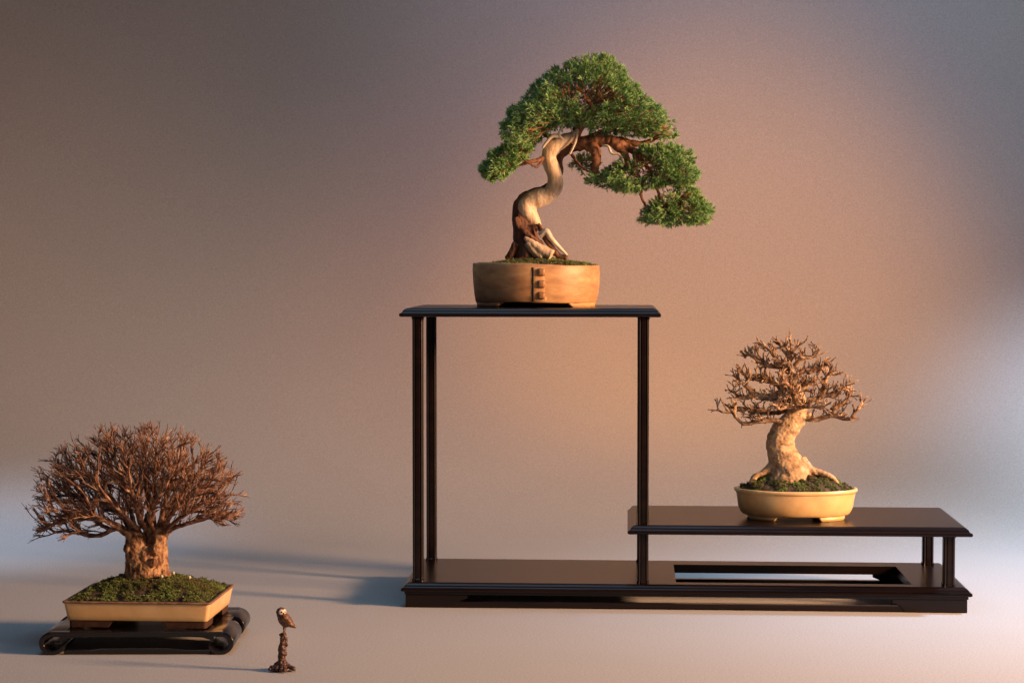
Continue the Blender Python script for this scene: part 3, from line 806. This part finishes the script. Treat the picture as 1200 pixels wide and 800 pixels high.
for x0, x1, y0, y1 in ((-hw+0.010, hw-0.010, -TD/2, -TD/2+fw-0.0002), (-hw+0.010, hw-0.010, TD/2-fw+0.0002, TD/2)):
    g = Geo(); tbox(g, x0, x1, y0, y1, HT-0.0046, HT); soft(g.make('frame_rail', m_lacq, tray, smooth=False), 0.0008, 3)
# scroll: strip profile in x-z, swept along depth, rolls outward, under and back in
def scroll(side, y0, y1, name='leg'):
    pr_ = []
    for k in range(31):
        t = k/30; a = math.radians(95-265*t)
        rx, rz = 0.0112, (HT-0.0056)/2
        pr_.append((-0.0+rx*math.cos(a), HT/2+rz*math.sin(a)))
    pr_ = [(-0.014, HT-0.0028)] + pr_
    th = [0.0026]*6 + list(np.linspace(0.0026, 0.0029, len(pr_)-12)) + [0.0029, 0.0028, 0.0028, 0.0024, 0.002, 0.0014]
    P = np.array(pr_); T = np.gradient(P, axis=0); T /= np.linalg.norm(T, axis=1)[:, None]; Nn = np.stack([-T[:, 1], T[:, 0]], 1)
    outl = [p+n_*t for p, n_, t in zip(P, Nn, np.array(th)*1.0)]; inn = [p-n_*t*1.0 for p, n_, t in zip(P, Nn, th)]
    g = Geo(); rings = []
    for a_, b_ in zip(outl, inn):
        rings.append([tl(side*(hw-0.0125+p[0]), y, max(p[1], 0.0002) if p[1] < HT/2 else min(p[1], HT)) for p, y in ((a_, y0), (a_, y1), (b_, y1), (b_, y0))])
    g.loft(rings); o = g.make(name, m_lacq, tray)
    bm = bmesh.new(); bm.from_mesh(o.data); bmesh.ops.recalc_face_normals(bm, faces=bm.faces); bm.to_mesh(o.data); bm.free()
    for p in o.data.polygons: p.use_smooth = True
    m = o.modifiers.new('edge', 'BEVEL'); m.width = 0.0006; m.segments = 2; m.limit_method = 'ANGLE'; m.angle_limit = math.radians(50)
for sd in (-1, 1):
    scroll(sd, -TD/2+0.0004, -0.004, 'scroll_leg'); scroll(sd, 0.020, TD/2-0.0004, 'scroll_leg')
    g = Geo(); x_ = sorted((sd*(hw-0.0225), sd*(hw-0.0100))); tbox(g, x_[0], x_[1], -0.0038, 0.0198, HT-0.0062, HT-0.0006); soft(g.make('side_rail', m_lacq, tray, smooth=False))
# aprons and ground rails
for y in (-TD/2+0.0035,):
    g = Geo(); rings = []
    for k in range(33):
        t = k/32; x = -hw+0.024+(2*hw-0.048)*t; e = min(t, 1-t)
        low = 0.0052 if e > 0.30 else 0.0052-0.0018*(0.5+0.5*math.cos(math.pi*min(e/0.30, 1)))
        low = 0.0022+0.0018*(1/(1+math.exp(-(e-0.22)*60)))
        rings.append([tl(x, y, 0.0002), tl(x, y+0.004, 0.0002), tl(x, y+0.004, low+0.0018), tl(x, y, low+0.0018)])
    g.loft(rings); g.make('ground_rail', m_lacq, tray, smooth=False)
    g = Geo(); rings = []
    for k in range(33):
        t = k/32; x = -hw+0.020+(2*hw-0.040)*t; e = min(t, 1-t)
        low = HT-0.0060-0.006*math.exp(-e*26)
        rings.append([tl(x, y, low), tl(x, y+0.004, low), tl(x, y+0.004, HT-0.0048), tl(x, y, HT-0.0048)])
    g.loft(rings); g.make('apron', m_lacq, tray, smooth=False)

# pot
zl = HT
e0 = onfloor(80, 736, zl); e1 = onfloor(242, 737, zl)
prot = math.radians(-0.5)
PB = (e1-e0).length/2
pcx = (e0.x+e1.x)/2; 
PDp = 0.120
def Yz(px, py, z): return onfloor(px, py, z)
r0_ = onfloor(73, 704, zl+0.0285); r1_ = onfloor(247, 706.5, zl+0.0285); rb_ = onfloor(269, 684, zl+0.0285)
print('pot rim', r0_[:], r1_[:], rb_[:], 'foot', e0[:], e1[:], 'tray', cT[:], math.degrees(trot), wd)
aL = (r1_-r0_).length/2; bL = max(0.050, min(0.068, (rb_.y-r1_.y)/2))
cPx, cPy = (r0_.x+r1_.x)/2, (r0_.y+r1_.y)/2+bL
rootL = thing('broom_bonsai', 'bare broom-shaped bonsai with dense fine twigs in rectangular yellow pot', 'bonsai', (cPx, cPy, zl))
HL = 0.0285; fhL = 0.0075
def rs(k, z, off=0.0, r=0.004): return zring(rrect(cPx, cPy, aL-off, bL-off, r, prot), zl+z)
g = Geo()
g.loft([rs(1, fhL+0.001, 0.010), rs(1, fhL, 0.0052), rs(1, fhL+0.0010, 0.0046), rs(1, HL*0.45, 0.0036), rs(1, HL*0.75, 0.0022), rs(1, HL-0.0022, 0.0012)], True, True, False)
pl = g.make('pot', m_glaze2, rootL)
g = Geo()
g.loft([rs(1, HL-0.0021, 0.0014), rs(1, HL-0.0019, 0.0), rs(1, HL-0.0003, 0.0), rs(1, HL, 0.0006), rs(1, HL, 0.0036), rs(1, HL-0.001, 0.0042), rs(1, HL-0.006, 0.005)], True, False, False)
g.make('rim', m_rimbrown, pl)
for sx in (-1, 1):
    for sy in (-1, 1):
        g = Geo(); rings = []
        fx0, fx1 = 0.0068, 0.056; 
        c_, s_ = math.cos(prot), math.sin(prot)
        def Lp(x, y, z): return (cPx+x*c_-y*s_, cPy+x*s_+y*c_, zl+z)
        oa, ob = aL-0.0058, bL-0.0058
        pts_t = [(oa-0.048, ob), (oa-0.003, ob), (oa-0.0009, ob-0.0009), (oa, ob-0.003), (oa, ob-0.034), (oa-0.008, ob-0.034), (oa-0.008, ob-0.008), (oa-0.048, ob-0.008)]
        pts_b = [(oa-0.042, ob-.0004), (oa-0.003, ob-.0004), (oa-0.0013, ob-0.0013), (oa-.0004, ob-0.003), (oa-.0004, ob-0.030), (oa-0.0075, ob-0.030), (oa-0.0075, ob-0.0075), (oa-0.042, ob-0.0075)]
        g.loft([[Lp(sx*x, sy*y, 0.0) for x, y in pts_b], [Lp(sx*x, sy*y, fhL-0.0002) for x, y in pts_t]])
        o = g.make('foot', m_clay, pl, smooth=False)
        bm = bmesh.new(); bm.from_mesh(o.data); bmesh.ops.recalc_face_normals(bm, faces=bm.faces); bm.to_mesh(o.data); bm.free(); soft(o)
def rshape(s):
    return rrect(cPx, cPy, (aL-0.0042)*s, (bL-0.0042)*s, 0.004*s+0.02*(1-s)*s, prot, 3, 24)
soil(rootL, rshape, zl+HL-0.0030, 0.0215, 0.0036, 23, 7600, 0.0021, 1.9, -0.22)
YL = cPy+0.002
def pq(px, py, dy=0.0):
    q = at(px, py, YL); return Vector((q.x, YL+dy, q.z))
def cl2(cx, cy, dy=0.0): return pq(30+cx/4.212, 490+cy/4.212, dy)
sL = (pq(200, 600)-pq(100, 600)).length/100
g = Geo()
for pts in ([(163, 682, 17, 0), (162, 672, 15.5, 0), (162, 660, 14, -.002), (161, 648, 13.2, -.002), (160, 636, 12.5, -.002), (157, 626, 11, 0), (154, 618, 8, 0)],
            [(182, 682, 16, .002), (182, 672, 14.5, .002), (183, 660, 13, .002), (183, 648, 12.4, .002), (184, 638, 12, .002), (187, 628, 10.5, .002), (190, 618, 8, .002)],
            [(176, 640, 9, .008), (174, 628, 8.5, .010), (173, 615, 7.5, .010), (173, 602, 5.5, .010)],
            [(172, 682, 17, -.006), (172, 668, 13, -.006), (172, 652, 11, -.005), (171, 640, 8, -.003)],
            [(172, 680, 16, .010), (172, 660, 14, .010), (172, 640, 12, .010)]):
    P = resample([pq(x, y, d) for x, y, r, d in pts], 0.002)
    g.tube(P, np.interp(np.linspace(0, 1, len(P)), np.linspace(0, 1, len(pts)), [r*sL for _, _, r, _ in pts]), 18)
for k in range(13):
    a = 2*math.pi*k/13+random.uniform(-.15, .15); R_ = random.uniform(0.026, 0.040)
    c = pq(172, 676, 0.002)
    P = resample([c+Vector((math.cos(a)*0.015, math.sin(a)*0.013, 0.009)), c+Vector((math.cos(a)*0.022, math.sin(a)*0.018, -0.001)), c+Vector((math.cos(a)*R_, math.sin(a)*R_*0.8, -0.009))], 0.002)
    g.tube(P, np.linspace(0.006, 0.0025, len(P)), 10)
for cx, cy, r, dy in ((530, 570, 34, -.004), (520, 640, 26, -.008), (650, 640, 30, -.008), (560, 700, 26, -.010), (640, 700, 24, -.012), (680, 520, 30, 0), (600, 660, 20, -.010)):
    g.ball(cl2(cx, cy, dy), r/4.212*sL, 12, 8)
tr = g.make('trunk', m_barkL, rootL)
bake(tr, [('REMESH', dict(mode='VOXEL', voxel_size=0.0008)), ('SMOOTH', dict(factor=0.5, iterations=3))])
disp(tr, 0.0018, 0.0085, 4, (1, 1, 0.45), 0.0006, 0.0022)
s5 = sL/4.212
LL = [
    ([(520, 590, 0), (440, 540, -.004), (400, 560, -.008), (350, 575, -.010), (260, 560, -.012), (180, 545, -.012), (100, 565, -.012), (38, 585, -.012)], 15, 4),
    ([(510, 560, 0), (430, 500, -.012), (340, 480, -.020), (250, 470, -.024), (150, 500, -.024), (60, 540, -.022)], 15, 4),
    ([(520, 560, 0), (450, 460, .006), (380, 420, .010), (280, 400, .012), (180, 370, .012), (60, 380, .012)], 16, 4),
    ([(525, 540, 0), (470, 440, -.006), (400, 340, -.012), (320, 260, -.016), (240, 210, -.016), (190, 140, -.016)], 17, 4),
    ([(535, 540, 0), (490, 420, .012), (430, 300, .020), (370, 200, .024), (330, 110, .026)], 16, 4),
    ([(560, 520, .006), (540, 400, -.006), (500, 280, -.012), (450, 170, -.014), (410, 60, -.014)], 16, 4),
    ([(600, 520, .010), (600, 400, .010), (580, 270, .008), (575, 150, .006), (575, 30, .004)], 24, 4),
    ([(610, 500, .010), (640, 380, .0), (650, 260, -.008), (660, 140, -.012), (665, 50, -.012)], 20, 4),
    ([(670, 540, 0), (690, 430, -.004), (730, 320, -.008), (770, 200, -.010), (810, 95, -.010)], 20, 4),
    ([(685, 540, 0), (720, 430, .012), (790, 330, .020), (850, 240, .022), (900, 150, .024)], 17, 4),
    ([(690, 550, 0), (740, 460, -.012), (830, 370, -.020), (920, 310, -.022), (985, 220, -.022)], 17, 4),
    ([(695, 560, 0), (760, 490, .014), (860, 420, .018), (960, 380, .018), (1045, 370, .018)], 15, 4),
    ([(690, 575, 0), (740, 540, -.006), (800, 515, -.012), (880, 490, -.014), (960, 470, -.014), (1040, 485, -.012)], 16, 4),
    ([(560, 560, 0), (540, 470, -.030), (480, 380, -.048), (420, 280, -.055)], 15, 4),
    ([(640, 560, 0), (650, 460, -.032), (700, 360, -.050), (760, 300, -.055)], 15, 4),
    ([(590, 540, 0), (590, 430, -.034), (580, 300, -.050), (560, 190, -.050)], 15, 4),
    ([(560, 540, .01), (520, 420, .040), (470, 300, .055)], 15, 4),
    ([(640, 540, .01), (680, 420, .040), (740, 280, .055)], 15, 4),
    ([(520, 570, 0), (450, 500, -.030), (360, 420, -.048), (290, 380, -.050)], 14, 4),
    ([(690, 570, 0), (760, 500, -.030), (850, 440, -.044), (930, 400, -.044)], 14, 4),
]
limbs = [([cl2(590+(q[0]-590)*0.94, 570+(q[1]-570)*0.92, q[2]) for q in pts], r0*s5*0.88, r1*s5*0.6) for pts, r0, r1 in LL]
poly = [(15, 460), (30, 380), (35, 290), (90, 200), (170, 135), (205, 95), (285, 45), (370, 30), (430, 25), (500, 35), (575, 5), (690, 25), (815, 70), (910, 125), (1000, 200), (1055, 270), (1065, 400), (1050, 495), (985, 555), (870, 520),
        (740, 545), (690, 500), (600, 480), (500, 530), (430, 545), (380, 580), (250, 600), (40, 592), (90, 535)]
A, Q_ = fill([(cl2(*q).x, cl2(*q).z) for q in poly], 3900, 0.054, YL, 28*sL)
q0 = np.array(cl2(590, 560)); A = q0+(A-q0)*np.array((0.93, 1.0, 0.90))
nz_ = np.array([noise.noise(Vector(a)*48) for a in A]); A = A[~((Q_ > 0.35) & (nz_ < -0.06))]
pos, par, lid, rmin = colonize(limbs, A, 0.0034, 0.014, 0.0044, 90, 0.16, 0.08, np.array(cl2(600, 660)), 1.2, 0.24, 0.0018, 5)

print('left tree nodes', len(pos))
tree_meshes('branch', pos, par, lid, rmin, m_twigL, rootL, 0.00031, 2.7, 0.0024, 5, 0.7, knob=0.10)
sp = []
for _ in range(46):
    s = math.sqrt(random.random())*0.9; x, y = random.choice(rshape(s))
    sp.append(((x, y, zl+HL-0.0025+0.0215*(1-s**1.9)), random.uniform(0.0007, 0.0016)))
pebbles(rootL, sp[:5], m_pebble, 'pale speck of grit'); pebbles(rootL, sp[5:], m_grit)
for px, py in ((189.5, 675), (222, 676), (203, 671)):
    q = at(px, py, cPy-0.018); g = Geo(); g.ball(q, 0.0019, 10, 6); g.make('pebble', m_pebble, rootL, label='pale speck of grit')

# ================================================================== OWL FIGURINE
ob_ = onfloor(333, 786)
owl = thing('owl_figurine', 'small bronze owl figurine perched on a gnarled stump on the floor', 'figurine', ob_)
so = (at(400, 700, ob_.y)-at(300, 700, ob_.y)).length/100
def po(px, py, dy=0.0): return Vector((ob_.x+(px-333)*so, ob_.y+dy, (788.5-py)*so*1.0+0.0))
def oc(cx, cy, dy=0.0): return po(300+cx/8.0, 700+cy/8.0, dy)
u8 = so/8
g = Geo()
tilt = Euler((0, math.radians(38), 0)).to_matrix()
g.ball(oc(270, 225), (58*u8, 55*u8, 78*u8), 20, 14, Euler((0, math.radians(-32), 0)).to_matrix())
g.ball(oc(238, 152), (47*u8, 44*u8, 42*u8), 20, 14)
g.ball(oc(245, 185), (46*u8, 44*u8, 40*u8), 16, 10)
g.tube([oc(300, 240), oc(340, 275), oc(378, 298)], [40*u8, 26*u8, 10*u8], 12)
for s in (-1, 1): g.ball(oc(300, 225, s*0.0045), (28*u8, 16*u8, 70*u8), 14, 8, Euler((0, math.radians(-40), 0)).to_matrix())
for s in (-1, 1): g.tube([oc(265, 280, s*.0016), oc(268, 320, s*.0018), oc(262, 352, s*.002)], [13*u8, 9*u8, 12*u8], 8)
body = g.make('owl', m_owl, owl)
bake(body, [('REMESH', dict(mode='VOXEL', voxel_size=0.00045)), ('SMOOTH', dict(factor=0.5, iterations=3))])
disp(body, 0.0004, 0.0022, 2)
# face looks to the right and towards the viewer
fd = Vector((0.62, -0.78, 0.0)).normalized()
hc = oc(238, 150)
side = Vector((-fd.y, fd.x, 0))
hr = 44*u8
def disc(name, c, nrm, rad, th, mat, parent):
    q = nrm.to_track_quat('Z', 'Y').to_matrix(); g = Geo(); g.ball(c, (rad, rad, th), 16, 8, q); return g.make(name, mat, parent)
for s in (-1, 1):
    n_ = (fd+side*s*0.42+Vector((0, 0, 0.05))).normalized()
    fdisc = disc('face_disc', hc+n_*hr*0.86, n_, hr*0.60, hr*0.24, m_face, owl)
    disc('eye', hc+n_*hr*1.02, n_, hr*0.22, hr*0.14, m_black, owl)
g = Geo(); g.tube([hc+fd*hr*0.95+Vector((0, 0, -.0004)), hc+fd*hr*1.18+Vector((0, 0, -.0010)), hc+fd*hr*1.15+Vector((0, 0, -.0022))], [hr*0.16, hr*0.12, hr*0.02], 8); g.make('beak', m_bronze, owl)
g = Geo()
P = [oc(262, 350), oc(258, 385), oc(262, 420), oc(252, 470), oc(246, 530), oc(240, 590), oc(245, 640)]
g.tube(resample(P, 0.0012), np.interp(np.linspace(0, 1, len(resample(P, 0.0012))), np.linspace(0, 1, 7), [26*u8, 34*u8, 38*u8, 40*u8, 38*u8, 36*u8, 46*u8]), 14, True, 0.08)
for cx, cy, r in ((232, 372, 16), (286, 400, 16), (228, 470, 18), (278, 540, 18), (222, 560, 16), (290, 460, 12)): g.ball(oc(cx, cy, random.uniform(-.002, .001)), r*u8, 10, 6)
st = g.make('stump', m_bronze, owl)
bake(st, [('REMESH', dict(mode='VOXEL', voxel_size=0.0005)), ('SMOOTH', dict(factor=0.4, iterations=1))])
disp(st, 0.0012, 0.0035, 3)
g = Geo()
for k in range(12):
    a = 2*math.pi*k/12+random.uniform(-.2, .2); R_ = random.uniform(85, 125)*u8; yr = 0.75
    c = oc(250, 690)
    P = resample([oc(245, 610), c+Vector((math.cos(a)*R_*0.45, math.sin(a)*R_*0.45*yr, 55*u8*random.uniform(.6, 1))), c+Vector((math.cos(a)*R_, math.sin(a)*R_*yr, random.uniform(4, 14)*u8))], 0.0012)
    g.tube(P, np.linspace(24*u8, 19*u8, len(P)), 8); g.ball(P[-1]+np.array((0, 0, .0003)), random.uniform(16, 26)*u8, 8, 6)
g.ball(oc(248, 665), (60*u8, 50*u8, 40*u8), 12, 8)
rb = g.make('root_base', m_bronze, owl)
bake(rb, [('REMESH', dict(mode='VOXEL', voxel_size=0.00055)), ('SMOOTH', dict(factor=0.4, iterations=1))])
disp(rb, 0.0009, 0.0035, 3)
for v_ in rb.data.vertices: v_.co.z = max(v_.co.z, 0.0001)
